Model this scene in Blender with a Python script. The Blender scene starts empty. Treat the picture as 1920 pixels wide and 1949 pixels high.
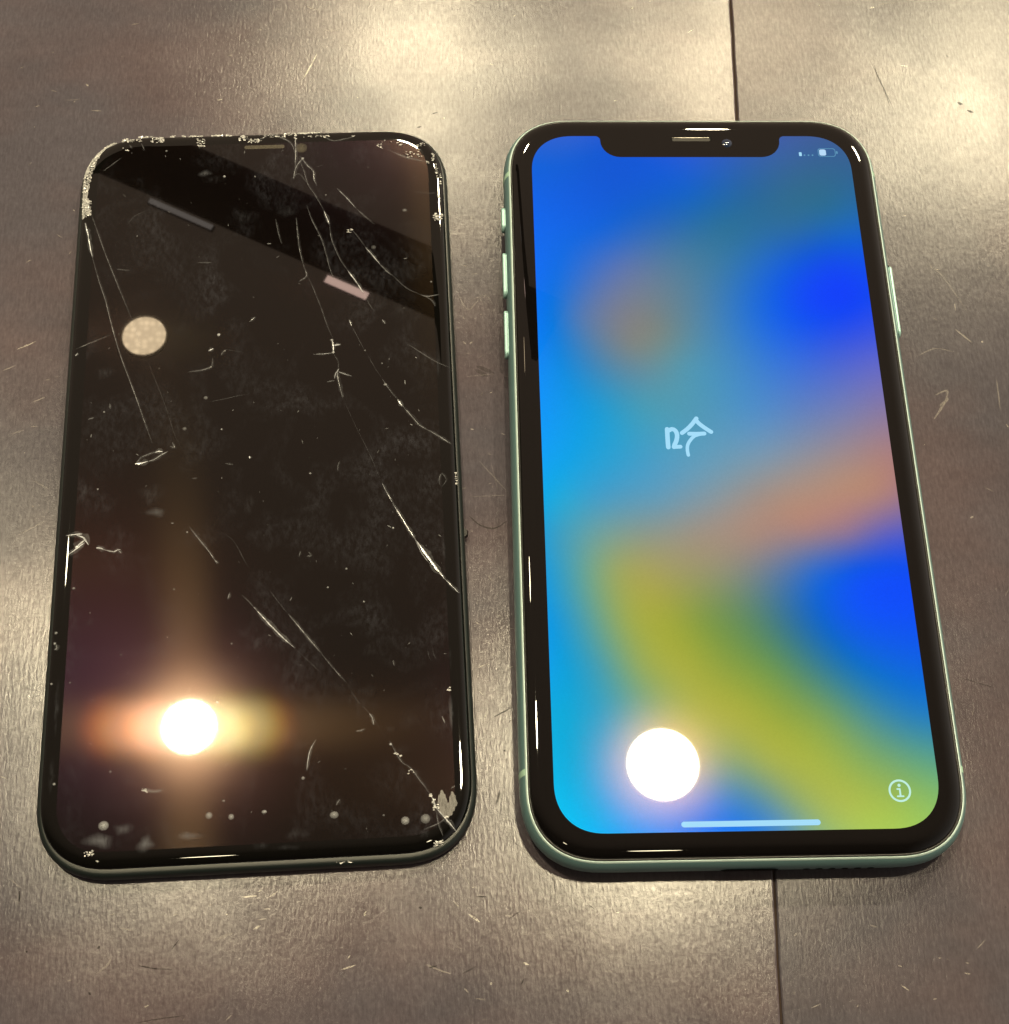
import bpy, bmesh, math, random
import numpy as np
from mathutils import Vector, Matrix
MM = 0.001
S = bpy.context.scene
COL = S.collection
rng = random.Random(11)

# ---------------------------------------------------------------- camera
cam_d = bpy.data.cameras.new('camera'); cam = bpy.data.objects.new('camera', cam_d); COL.objects.link(cam)
cam.matrix_world = Matrix(((0.99933397, 0.00895163, -0.03537637, -0.04825309),
                           (-0.02190249, 0.92254154, -0.38527572, -0.109288),
                           (0.02918732, 0.38579394, 0.92212317, 0.23999208), (0, 0, 0, 1)))
cam_d.sensor_fit = 'HORIZONTAL'; cam_d.sensor_width = 36; cam_d.lens = 49.979
cam_d.clip_start = 0.01; cam_d.clip_end = 50
S.camera = cam
S.view_settings.view_transform = 'Standard'; S.view_settings.look = 'None'
S.view_settings.exposure = 0; S.view_settings.gamma = 1

# ---------------------------------------------------------------- dim warm room light
W = bpy.data.worlds.new('World'); S.world = W; W.use_nodes = True
nt = W.node_tree; nt.nodes.clear()
o = nt.nodes.new('ShaderNodeOutputWorld'); bg = nt.nodes.new('ShaderNodeBackground')
tc = nt.nodes.new('ShaderNodeTexCoord'); sp = nt.nodes.new('ShaderNodeSeparateXYZ')
mr = nt.nodes.new('ShaderNodeMapRange'); mr.inputs[1].default_value = -.15; mr.inputs[2].default_value = .60
mx = nt.nodes.new('ShaderNodeMix'); mx.data_type = 'RGBA'
mx.inputs[6].default_value = (.015, .011, .009, 1); mx.inputs[7].default_value = (.45, .33, .235, 1)
bg.inputs[1].default_value = 1.0
L_ = nt.links.new
L_(tc.outputs['Generated'], sp.inputs[0]); L_(sp.outputs[1], mr.inputs[0]); L_(mr.outputs[0], mx.inputs[0])
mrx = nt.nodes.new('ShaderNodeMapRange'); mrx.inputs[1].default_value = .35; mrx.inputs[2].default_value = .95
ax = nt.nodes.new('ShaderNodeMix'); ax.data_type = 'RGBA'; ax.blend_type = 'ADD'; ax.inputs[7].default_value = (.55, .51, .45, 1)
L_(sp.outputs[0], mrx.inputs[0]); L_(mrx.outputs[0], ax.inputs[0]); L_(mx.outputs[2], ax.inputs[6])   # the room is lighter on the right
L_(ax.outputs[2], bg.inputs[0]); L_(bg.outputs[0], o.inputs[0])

# ---------------------------------------------------------------- measured layout (millimetres)
CRACKS = [[[[-35.08,52.63],[-34.42,50.13],[-33.88,47.34],[-33.21,44.56]],0.28,0.95],[[[-33.21,44.56],[-31.63,39.06],[-30.13,34.53],[-28.57,28.6],[-26.62,22.05]],0.13,0.4],[[[-27.91,26.09],[-26.16,20.85],[-23.62,13.97],[-21.66,8.34],[-20.01,3.63]],0.14,0.3],[[[-34.04,54.78],[-32.5,50.36],[-30.67,45.07],[-28.32,38.93],[-25.15,30.8]],0.14,0.28],[[[-25.15,30.8],[-23.71,26.66],[-22.28,22.28]],0.08,0.3],[[[-21.97,21.82],[-20.87,19.21],[-18.13,12.07],[-15.94,5.36],[-14.12,1.48]],0.09,0.14],[[[-12.71,-13.38],[-10.74,-16.05],[-8.79,-18.69],[-7.56,-20.78]],0.15,0.45],[[[-6.99,-14.67],[-4.82,-16.31],[-2.87,-19.98],[-1.91,-21.8]],0.09,0.16],[[[-3.08,-26.9],[-1.9,-28.08],[-0.96,-29.23]],0.1,0.3],[[[-0.96,-29.23],[0.46,-30.9],[1.63,-32.31],[3.96,-34.85],[6.27,-37.14]],0.26,0.62],[[[6.27,-37.14],[9.02,-39.92],[10.85,-41.92]],0.08,0.2],[[[1.58,-25.87],[3.93,-29.22],[5.1,-30.75]],0.09,0.2],[[[5.1,-30.75],[6.26,-32.28],[8.58,-35.32],[10.87,-38.33]],0.18,0.42],[[[10.87,-38.33],[13.14,-41.32],[15.18,-43.79]],0.13,0.25],[[[15.18,-43.79],[16.96,-46.95],[19.4,-49.87],[21.8,-53.92]],0.09,0.13],[[[22.34,-54.34],[24.19,-57.93],[25.86,-59.32],[28.93,-63.78]],0.16,0.3],[[[28.93,-63.78],[29.52,-65.09],[29.9,-66.18],[31.32,-67.94],[33.13,-70.35]],0.3,0.55],[[[29.88,-66.81],[30.12,-68.72],[30.78,-70.86]],0.12,0.35],[[[27.66,-69.65],[30.23,-68.73],[31.32,-67.94]],0.12,0.4],[[[7.8,66.71],[6.46,64.48],[5.93,61.59]],0.2,0.5],[[[7.27,67.06],[8.87,64.72],[9.93,63.39],[10.06,61.45],[10.58,59.82]],0.18,0.5],[[[7.0,66.74],[8.06,63.45],[8.86,60.2],[10.43,57.27],[12.0,53.73]],0.12,0.28],[[[12.0,53.73],[12.51,52.13],[13.03,50.55]],0.25,0.6],[[[13.03,50.55],[13.52,46.79],[15.03,42.43],[16.55,39.62]],0.12,0.35],[[[16.55,39.62],[18.07,37.14],[19.57,34.38]],0.22,0.85],[[[19.57,34.38],[20.55,31.95],[21.54,30.13]],0.1,0.25],[[[19.84,21.28],[21.28,18.06],[22.73,15.43]],0.08,0.16],[[[22.73,15.43],[24.17,12.83],[25.62,10.8]],0.12,0.35],[[[25.49,10.8],[25.85,10.23],[26.45,9.36]],0.28,0.9],[[[26.45,9.36],[27.77,7.64],[29.43,5.35],[30.88,4.32]],0.25,0.38],[[[30.88,4.32],[32.81,3.0],[35.2,1.12]],0.2,0.5],[[[8.58,55.11],[9.62,51.61],[11.43,47.18],[12.44,43.14],[12.94,40.67],[13.94,37.3]],0.12,0.35],[[[6.47,52.35],[6.99,46.11],[7.51,43.02],[8.15,40.25]],0.14,0.35],[[[8.15,40.25],[8.53,38.72],[6.99,37.42]],0.16,0.45],[[[8.53,38.72],[9.3,37.18],[11.07,32.03],[12.57,26.96],[13.56,24.29]],0.1,0.24],[[[13.53,21.24],[14.39,19.48],[14.44,17.48]],0.1,0.22],[[[14.45,17.77],[14.28,16.35],[14.59,14.63],[15.18,11.79]],0.2,0.5],[[[15.18,11.79],[16.14,9.24],[17.8,5.02],[19.93,0.01],[22.23,-6.28]],0.08,0.15],[[[22.23,-6.28],[22.92,-7.9],[24.07,-10.33]],0.16,0.6],[[[24.07,-10.33],[26.13,-14.35],[28.17,-18.07]],0.24,0.8],[[[28.17,-18.07],[29.53,-20.18],[30.66,-22.02],[32.9,-25.42]],0.42,0.95],[[[27.94,-17.8],[29.05,-20.42],[30.4,-22.52]],0.12,0.6],[[[32.9,-25.42],[34.57,-27.36],[35.38,-28.3]],0.2,0.85],[[[14.69,59.03],[16.78,56.4],[18.34,54.13]],0.16,0.55],[[[18.34,54.13],[20.41,51.84],[21.96,50.22]],0.12,0.3],[[[17.47,49.13],[18.75,47.22],[20.02,45.0]],0.1,0.25],[[[20.02,45.0],[21.8,42.48],[22.8,40.91]],0.22,0.62],[[[22.8,40.91],[24.32,39.02],[25.33,38.07]],0.17,0.45],[[[25.33,38.07],[27.84,35.26],[30.37,33.66]],0.1,0.3],[[[30.37,33.66],[31.91,33.15],[34.24,33.51]],0.16,0.45],[[[31.39,33.32],[32.9,32.07],[33.37,30.86]],0.16,0.3],[[[23.03,28.3],[23.65,27.4]],0.25,0.6],[[[16.66,28.56],[17.14,27.07]],0.18,0.6],[[[17.14,27.07],[18.86,23.21],[19.59,21.44]],0.09,0.2],[[[2.4,52.19],[2.94,49.05],[3.61,46.24]],0.13,0.3],[[[5.4,61.61],[7.0,62.84],[8.86,60.2]],0.1,0.25],[[[27.73,22.85],[30.93,20.11],[32.41,18.9]],0.1,0.18],[[[27.72,22.69],[30.94,20.25],[33.4,18.42],[35.88,17.17]],0.12,0.25],[[[13.3,24.16],[13.54,22.84],[13.58,21.45]],0.2,0.9],[[[13.54,22.99],[14.94,23.13]],0.3,0.95],[[[9.75,21.2],[11.51,21.19],[13.53,21.4]],0.14,0.6],[[[14.62,17.9],[13.99,16.93],[13.67,15.81]],0.2,0.6],[[[14.49,17.25],[15.36,16.82],[16.98,16.18]],0.15,0.6],[[[12.22,15.16],[13.72,15.38]],0.16,0.45],[[[-22.99,-0.43],[-21.79,-0.29],[-20.59,0.01]],0.42,0.95],[[[-20.59,0.01],[-19.4,0.36],[-18.23,1.25],[-17.04,1.87]],0.2,0.6],[[[-22.76,-0.17],[-21.84,0.87],[-20.17,1.6],[-19.21,1.8]],0.16,0.5],[[[-19.45,1.65],[-18.74,2.0],[-18.01,1.86]],0.3,0.8],[[[-16.83,2.95],[-15.85,2.63],[-16.37,3.74]],0.2,0.35],[[[-34.63,-14.07],[-32.99,-13.94],[-31.7,-13.87]],0.3,0.8],[[[-32.75,-14.08],[-31.79,-14.45],[-31.17,-14.99],[-30.52,-16.04]],0.42,0.75],[[[-31.17,-14.99],[-32.39,-16.09],[-32.83,-16.58]],0.5,0.6],[[[-31.25,-15.63],[-32.82,-16.83],[-34.15,-17.91]],0.38,0.85],[[[-29.19,-16.74],[-28.61,-16.72],[-27.41,-17.21]],0.3,0.7],[[[-27.41,-17.21],[-25.98,-17.6],[-25.3,-17.23],[-24.78,-17.2]],0.22,0.75],[[[-25.3,-17.23],[-24.56,-17.97]],0.2,0.6],[[[-13.89,18.36],[-11.16,18.67],[-9.44,19.46],[-9.35,21.17]],0.2,0.3],[[[-10.14,22.72],[-9.23,23.2]],0.35,0.85],[[[-7.74,21.68],[-7.38,22.38],[-6.76,22.93]],0.2,0.3],[[[-6.76,22.93],[-5.25,22.52],[-3.49,22.22]],0.1,0.15],[[[-32.06,9.06],[-30.99,9.42]],0.2,0.5],[[[-28.2,12.21],[-28.02,11.09]],0.2,0.4],[[[-35.19,22.65],[-34.73,23.2]],0.25,0.6],[[[-12.51,-3.82],[-11.55,-3.73]],0.15,0.4],[[[-6.54,-1.01],[-5.08,-1.34]],0.15,0.4],[[[-2.08,0.28],[-2.0,-0.26]],0.3,0.85],[[[-9.76,11.86],[-7.05,12.3],[-4.34,12.89],[-2.12,13.22]],0.12,0.17],[[[6.97,-20.05],[7.32,-18.92]],0.14,0.35],[[[8.39,-19.98],[9.21,-19.89],[8.62,-19.1]],0.14,0.4],[[[14.14,-3.52],[14.15,-2.44],[14.53,-1.38]],0.1,0.3],[[[32.78,-7.27],[32.71,-5.94],[33.24,-4.75],[34.04,-6.13],[33.14,-7.42]],0.14,0.25],[[[9.87,-53.56],[9.19,-54.67],[8.74,-55.79],[8.4,-57.59],[8.31,-58.71]],0.16,0.6],[[[18.96,-49.38],[19.51,-50.23],[19.71,-51.51]],0.2,0.5],[[[16.64,-52.4],[17.55,-52.33],[18.23,-52.09]],0.14,0.4],[[[23.5,-41.1],[23.29,-40.13]],0.15,0.3],[[[-35.31,24.09],[-32.16,25.55],[-28.49,27.14]],0.3,0.1],[[[-28.45,41.65],[-25.88,41.25]],0.15,0.22],[[[-12.84,42.57],[-10.01,42.46]],0.12,0.28],[[[-2.36,28.87],[-1.35,29.86]],0.22,0.5],[[[-27.24,71.2],[-26.66,70.2]],0.15,0.3],[[[-24.85,71.45],[-24.11,69.62]],0.15,0.3],[[[-32.23,64.88],[-30.97,65.96],[-28.69,67.99]],0.3,0.12],[[[-26.88,51.86],[-25.41,53.84],[-23.38,55.02]],0.14,0.14],[[[-35.32,-35.39],[-34.88,-35.18],[-35.05,-34.45]],0.25,0.5],[[[-5.54,-27.53],[-5.21,-26.31]],0.2,0.4],[[[-8.04,-19.89],[-7.32,-20.69]],0.18,0.4],[[[-18.79,-60.47],[-17.45,-61.03],[-15.7,-60.85]],0.18,0.35],[[[13.17,-64.89],[13.81,-63.87]],0.22,0.3],[[[13.49,-91.97],[14.1,-91.52]],0.2,0.3],[[[12.08,64.93],[10.47,64.34]],0.1,0.2],[[[25.84,67.72],[29.03,65.97],[33.03,64.85]],0.14,0.3],[[[24.77,68.42],[27.7,66.67],[32.5,65.03]],0.14,0.22],[[[29.85,57.85],[32.23,57.28],[34.63,57.19]],0.1,0.22],[[[11.05,72.86],[12.67,71.48],[14.28,70.76],[18.35,71.61]],0.12,0.45],[[[-4.53,72.4],[-1.83,71.31],[1.12,72.7],[3.28,71.97],[5.44,70.41],[6.25,67.75]],0.16,0.4],[[[6.24,73.36],[6.38,67.74],[6.25,64.49]],0.2,0.5],[[[29.47,-38.5],[29.65,-39.95],[30.2,-40.7]],0.08,0.15],[[[30.29,-38.29],[30.48,-39.51],[30.91,-40.38]],0.08,0.15]]
SHARDS = [[-28.4,73.22,0.82,0.52,8],[-24.68,73.68,1.9,0.79,26],[-26.76,72.18,3.77,0.79,26],[-21.68,72.26,2.47,1.57,40],[-18.66,73.71,1.09,0.44,8],[-16.51,73.64,0.68,0.42,6],[-13.94,73.18,2.57,0.75,24],[-9.79,73.31,2.16,0.73,24],[-7.22,72.82,1.09,1.03,10],[-12.82,71.2,1.66,2.04,22],[-4.52,71.9,1.36,0.91,12],[-1.83,71.25,2.7,0.88,22],[7.6,73.14,1.63,0.59,12],[-23.08,73.76,0.82,0.36,6],[0.85,72.71,1.62,0.58,6],[-4.05,72.55,1.62,0.58,10],[-1.88,71.15,2.96,0.76,14],[6.32,72.19,0.43,2.67,12],[9.16,73.26,4.05,0.54,26],[10.51,71.98,5.4,0.38,16],[12.67,71.81,1.08,0.37,6],[23.72,69.44,1.57,2.03,8],[34.67,51.48,1.79,1.64,40],[35.56,60.54,0.26,2.92,10],[35.11,56.06,0.35,1.92,8],[33.16,64.84,0.51,0.67,5],[30.4,66.91,3.18,1.76,14],[34.14,65.8,0.71,2.65,12],[34.83,62.52,0.28,3.91,14],[27.24,69.65,3.22,1.1,8],[31.83,69.16,1.6,1.05,8],[2.74,72.32,3.24,0.57,14],[-27.73,70.24,1.64,1.04,4],[4.84,72.91,1.62,0.72,8],[17.2,48.68,1.03,0.97,8],[18.08,71.69,0.64,0.28,5],[30.1,-71.97,1.76,0.92,26],[14.32,-74.04,2.29,0.41,16],[29.5,-65.52,0.44,1.94,14],[30.34,-65.99,0.61,0.88,5],[31.54,-67.74,0.83,0.47,5],[25.84,-59.97,1.25,1.36,4],[23.78,-57.26,1.25,1.38,5],[29.02,-64.0,0.41,0.45,8],[-27.46,-70.68,1.49,0.9,16],[-18.67,-60.93,0.87,0.9,9],[-25.95,-72.04,0.64,0.36,4],[-34.63,56.06,1.14,3.5,50],[32.88,-45.84,0.66,0.74,5],[35.84,-5.8,0.09,2.41,10]]
STRIP = [[[-30.64,72.57],[-32.06,71.7],[-33.83,69.96],[-34.92,68.21],[-35.85,65.97],[-36.17,63.73],[-36.06,60.53],[-35.92,56.73],[-35.74,53.59]],[[-30.09,72.22],[-31.7,70.96],[-32.93,69.11],[-33.56,67.51],[-34.0,65.91],[-34.37,63.99],[-34.66,62.08],[-35.0,58.91],[-34.02,54.47]]]
FAN = [[30.09,-65.72],[30.21,-64.92],[30.32,-64.07],[30.59,-63.91],[30.76,-63.23],[31.08,-63.21],[31.23,-63.79],[31.48,-63.96],[31.59,-64.56],[31.74,-64.89],[31.81,-65.42],[32.07,-65.27],[32.17,-64.38],[32.37,-64.17],[32.48,-63.54],[32.82,-63.6],[32.97,-64.03],[33.18,-64.21],[33.24,-64.86],[33.47,-65.51],[33.36,-65.97],[33.1,-66.13],[32.94,-66.76],[32.59,-66.99],[32.53,-67.48],[32.1,-67.6],[31.85,-67.97],[31.36,-68.05],[31.01,-67.72],[30.67,-67.23],[30.4,-66.63]]
DROPS = [[-25.22,-66.29,0.86,0.6],[-7.92,-65.5,0.72,0.45],[-4.24,-65.9,0.53,0.5],[-5.45,-63.2,0.22,0.35],[1.24,-65.34,0.43,0.6],[12.83,-66.46,0.82,0.5],[24.64,-68.02,0.77,0.55],[28.03,-67.88,0.86,0.4],[22.54,-54.97,0.31,0.8],[21.07,-66.93,0.19,0.3],[7.68,-60.02,0.34,0.45],[-32.64,-24.23,0.34,0.4],[-35.18,-32.39,0.31,0.5],[-35.28,-34.31,0.29,0.6],[-35.37,-41.57,0.29,0.5],[-33.78,-58.93,0.31,0.6],[-15.88,-34.08,0.22,0.6],[-15.02,-25.23,0.22,0.5],[-4.7,-35.78,0.22,0.3],[-6.99,-46.24,0.43,0.8],[-39.04,-43.62,0.22,0.5],[12.12,-26.11,0.22,0.5],[15.46,-22.75,0.24,0.3],[18.47,-29.1,0.19,0.5],[23.99,-15.22,0.22,0.8],[9.08,-3.7,0.19,0.7],[15.46,-22.72,0.24,0.3],[22.81,18.71,0.19,0.4],[19.59,21.63,0.22,0.3],[23.28,14.13,0.34,0.6],[-29.14,10.51,0.24,0.5],[-29.46,-5.2,0.19,0.7],[-13.04,-14.4,0.22,0.6],[-7.29,6.0,0.19,0.7],[-10.39,12.72,0.38,0.3],[-8.25,26.18,0.34,0.95],[-7.89,62.73,0.29,0.8],[-19.71,69.37,0.24,0.4],[12.42,57.52,0.24,0.4],[28.11,53.29,0.48,0.3],[13.53,21.45,0.34,0.9],[13.3,24.16,0.31,0.8],[-5.64,-63.14,0.22,0.3],[-24.54,-57.32,0.22,0.4],[-28.21,-44.73,0.22,0.35],[34.12,-56.83,0.24,0.4],[7.8,66.55,0.34,0.6],[32.8,36.42,0.24,0.4],[21.72,44.79,0.53,0.15],[-14.15,6.38,0.43,0.25],[-32.22,-41.49,0.19,0.3]]
SMUDGE = [[-11.83,63.67,1.31,0.71,0.5],[-10.47,62.18,2.33,1.06,0.2],[-3.71,52.73,2.45,1.73,0.22],[4.89,53.98,1.88,1.39,0.25],[26.92,39.23,3.57,2.0,0.14],[26.67,30.23,3.1,2.12,0.16],[-29.52,18.72,1.64,1.41,0.35],[-19.84,-6.81,2.1,2.32,0.35],[-18.51,-10.27,1.7,0.86,0.5],[-13.41,2.26,0.93,1.94,0.25],[-2.07,-9.43,1.06,2.31,0.28],[-2.1,11.4,1.09,0.92,0.15],[-31.82,-5.75,0.92,2.61,0.3],[-32.76,-17.85,1.03,0.84,0.3],[6.73,11.59,1.64,0.77,0.22],[16.33,-11.82,1.06,1.73,0.13],[-29.45,-30.59,0.76,0.8,0.3],[-0.32,-36.1,0.76,1.46,0.3],[-18.46,-35.48,0.75,0.8,0.22],[-25.94,-45.31,1.12,1.93,0.2],[19.18,-38.0,1.27,1.33,0.2],[19.04,-45.4,1.38,1.03,0.22],[25.73,-50.88,1.5,1.66,0.2],[22.52,-52.35,0.75,0.63,0.3],[-21.71,-58.99,1.57,0.49,0.3],[-25.5,-68.77,2.4,1.14,0.75],[-18.21,-69.56,1.37,1.25,0.7],[-22.06,-67.07,1.49,1.03,0.5],[-11.39,-68.67,2.07,0.69,0.55],[6.61,-69.19,1.96,0.92,0.4],[0.56,-70.95,1.26,0.68,0.3],[27.63,-70.27,0.81,0.92,0.4],[-34.18,-46.07,0.37,3.84,0.45],[-34.31,-57.45,0.48,2.47,0.3],[5.57,-71.42,2.07,0.46,0.25],[33.02,-19.57,0.33,3.25,0.3],[33.4,18.42,0.35,2.52,0.4],[33.05,-50.08,0.37,2.43,0.55],[33.35,-40.13,0.2,2.38,0.35],[24.02,-56.18,1.42,1.08,0.25],[26.27,-59.99,1.06,0.59,0.3]]
SPK = [[-4.01,69.91],[4.18,69.63]]
CAMH = [7.54,69.18]
STROKES = [[[[-8.98,3.79],[-9.0,2.61],[-9.02,1.12],[-9.0,0.08]],0.84],[[[-8.72,3.48],[-8.08,3.79],[-7.48,3.47],[-7.2,2.6],[-7.39,1.48],[-7.79,0.62],[-7.94,0.13]],0.84],[[[-7.94,0.13],[-6.76,0.18]],0.76],[[[-3.39,5.94],[-4.29,4.75],[-5.26,3.76],[-6.28,2.96]],0.8],[[[-3.54,5.69],[-3.03,4.93],[-1.98,3.99],[-0.86,3.14]],0.8],[[[-4.94,2.8],[-3.65,2.76],[-2.16,2.81]],0.8],[[[-2.52,2.75],[-3.9,2.38],[-4.81,1.52],[-5.41,0.48],[-5.53,-0.63],[-5.43,-1.55]],0.64]]
ICON = {"sig":[[22.27,65.82],[22.2,64.95]],"dots":[[23.0,65.22],[23.84,65.26],[24.71,65.19]],"bat":[[25.94,66.8],[29.6,66.8],[29.44,64.76],[25.72,64.79]],"fill":[[26.14,66.56],[27.52,66.58],[27.4,65.06],[26.02,65.04]],"nub":[29.85,65.77]}
INFO = {"c":[25.55,-63.56],"r":1.58,"dot":[25.51,-62.84],"i":[[[25.2,-63.39],[25.57,-63.39],[25.62,-64.44]],[[25.15,-64.45],[26.08,-64.47]]]}
HOME = [[-11.15,-68.53],[11.27,-68.56]]
NOTCH = [[-17.95,69.61],[-15.3,64.59],[16.18,64.73],[18.35,69.63]]
EAR = [[-3.83,69.2],[4.54,69.21]]
LENS = [7.38,68.07]
BTN = {"mute":[54.9,49.5],"up":[44.3,34.3],"dn":[31.2,20.9],"power":[41.0,25.0]}
BANDS = [61.0,-59.7,-59.8,61.5]
WALL = [[-19.46,27.48,112,128,158],[-13.1,32.14,118,130,150],[-14.21,21.68,132,136,130],[-8.44,25.11,124,136,132],[-14.04,16.0,100,142,165],[-31.39,68.13,40,100,215],[-23.87,68.78,45,100,215],[-18.65,65.53,15,90,215],[-0.6,62.95,35,95,215],[18.99,65.54,60,100,165],[28.57,64.24,55,100,150],[-30.65,57.85,0,100,230],[-16.96,56.58,0,92,218],[-1.07,56.56,15,100,205],[11.58,55.28,40,105,160],[26.21,52.74,42,110,150],[-30.01,45.41,0,108,240],[-19.5,47.84,15,102,225],[-6.87,49.05,40,105,190],[5.64,47.79,45,115,155],[19.32,47.76,45,110,165],[29.73,46.5,25,105,205],[-30.37,34.57,0,115,240],[-24.13,36.93,50,115,215],[-14.75,39.3,95,120,180],[-5.27,41.69,75,125,165],[3.89,39.24,60,125,170],[14.28,39.21,30,105,215],[25.74,39.17,0,75,245],[32.01,39.15,0,80,240],[-30.18,25.21,0,125,238],[-24.53,27.5,85,125,185],[-7.27,27.42,110,135,145],[0.88,27.39,75,135,180],[10.17,28.51,30,110,225],[19.64,30.82,0,75,252],[28.03,31.97,0,65,255],[31.87,29.59,30,75,245],[-29.99,16.1,0,145,242],[-22.92,18.31,60,135,195],[-4.96,17.08,85,155,180],[5.09,17.02,70,140,200],[15.27,18.09,55,115,225],[23.61,20.33,60,95,225],[31.46,18.0,95,105,210],[-30.3,7.23,0,155,248],[-22.44,7.17,20,160,225],[-12.52,8.2,75,160,185],[-2.71,7.03,85,155,185],[7.29,8.06,80,145,205],[17.23,7.99,100,130,195],[25.08,6.83,125,130,180],[31.05,6.78,140,125,165],[-30.12,-1.42,5,165,245],[-21.87,-1.49,35,165,220],[-11.24,-2.65,80,160,200],[-1.5,-2.73,105,160,190],[8.36,-1.74,125,155,180],[18.16,-1.82,150,145,155],[25.89,-2.96,170,138,135],[30.8,-3.0,178,132,124],[-29.94,-9.85,30,175,225],[-22.27,-9.92,70,160,205],[-11.71,-10.02,100,160,190],[-2.08,-10.11,135,155,165],[7.57,-10.2,165,145,135],[17.24,-10.29,180,142,125],[27.07,-9.34,186,140,118],[30.96,-9.37,176,130,126],[-30.2,-17.05,60,160,200],[-23.57,-17.12,110,165,165],[-14.07,-17.22,145,155,140],[-4.56,-17.31,165,148,130],[4.98,-17.41,175,142,125],[14.65,-16.49,180,135,125],[22.21,-17.59,150,120,150],[29.89,-17.67,90,95,205],[-29.98,-24.1,50,160,205],[-24.83,-24.15,115,170,145],[-19.2,-24.22,165,170,95],[-9.8,-24.32,165,160,105],[-1.32,-24.42,150,150,120],[7.17,-24.51,110,130,155],[15.69,-24.61,40,110,215],[23.27,-24.69,0,85,245],[29.92,-24.77,0,80,250],[-30.31,-32.93,30,155,220],[-24.3,-33.0,100,165,155],[-17.83,-33.08,165,175,80],[-11.34,-33.16,165,172,65],[-3.91,-33.25,125,155,75],[3.54,-33.34,95,140,105],[10.99,-33.43,50,115,165],[19.4,-33.54,0,95,235],[29.7,-33.66,0,85,248],[-30.17,-41.53,10,165,225],[-23.79,-41.61,70,160,185],[-16.49,-41.71,155,175,95],[-9.17,-41.81,175,178,70],[-1.84,-41.9,145,165,70],[6.43,-42.01,110,155,85],[14.71,-42.12,60,130,150],[22.09,-42.22,15,115,205],[29.48,-42.32,5,105,225],[-30.49,-49.89,15,175,220],[-23.29,-49.99,50,165,205],[-15.18,-50.11,110,165,140],[-7.96,-50.21,165,178,85],[-0.73,-50.31,178,180,72],[7.43,-50.43,150,170,70],[14.69,-50.54,125,165,95],[22.88,-50.65,75,145,160],[30.17,-50.76,40,130,195],[-30.8,-58.02,5,180,228],[-22.81,-58.15,50,160,215],[-12.13,-58.31,100,160,160],[-3.22,-58.45,130,165,130],[3.93,-58.56,172,182,88],[11.99,-58.68,172,185,75],[20.06,-58.81,140,178,95],[29.95,-58.96,105,170,130],[-30.15,-64.22,0,190,240],[-22.24,-64.35,30,160,235],[-5.5,-64.62,45,135,225],[1.57,-64.73,90,145,175],[7.77,-64.83,150,175,110],[15.75,-64.96,178,190,85],[23.75,-65.09,165,190,85],[30.55,-64.32,140,190,105],[-26.87,-69.48,0,195,250],[-18.98,-68.75,25,160,250],[-10.23,-68.9,40,135,240],[-1.5,-69.47,35,125,235],[5.57,-69.16,90,150,200],[12.61,-69.28,160,190,110],[20.54,-69.41,178,208,90],[27.67,-69.1,165,205,95]]
SEAM = [[13.5,113.0],[12.9,95.6],[12.1,80.5],[4.8,-77.0],[4.5,-87.2],[4.0,-99.4]]
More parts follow.
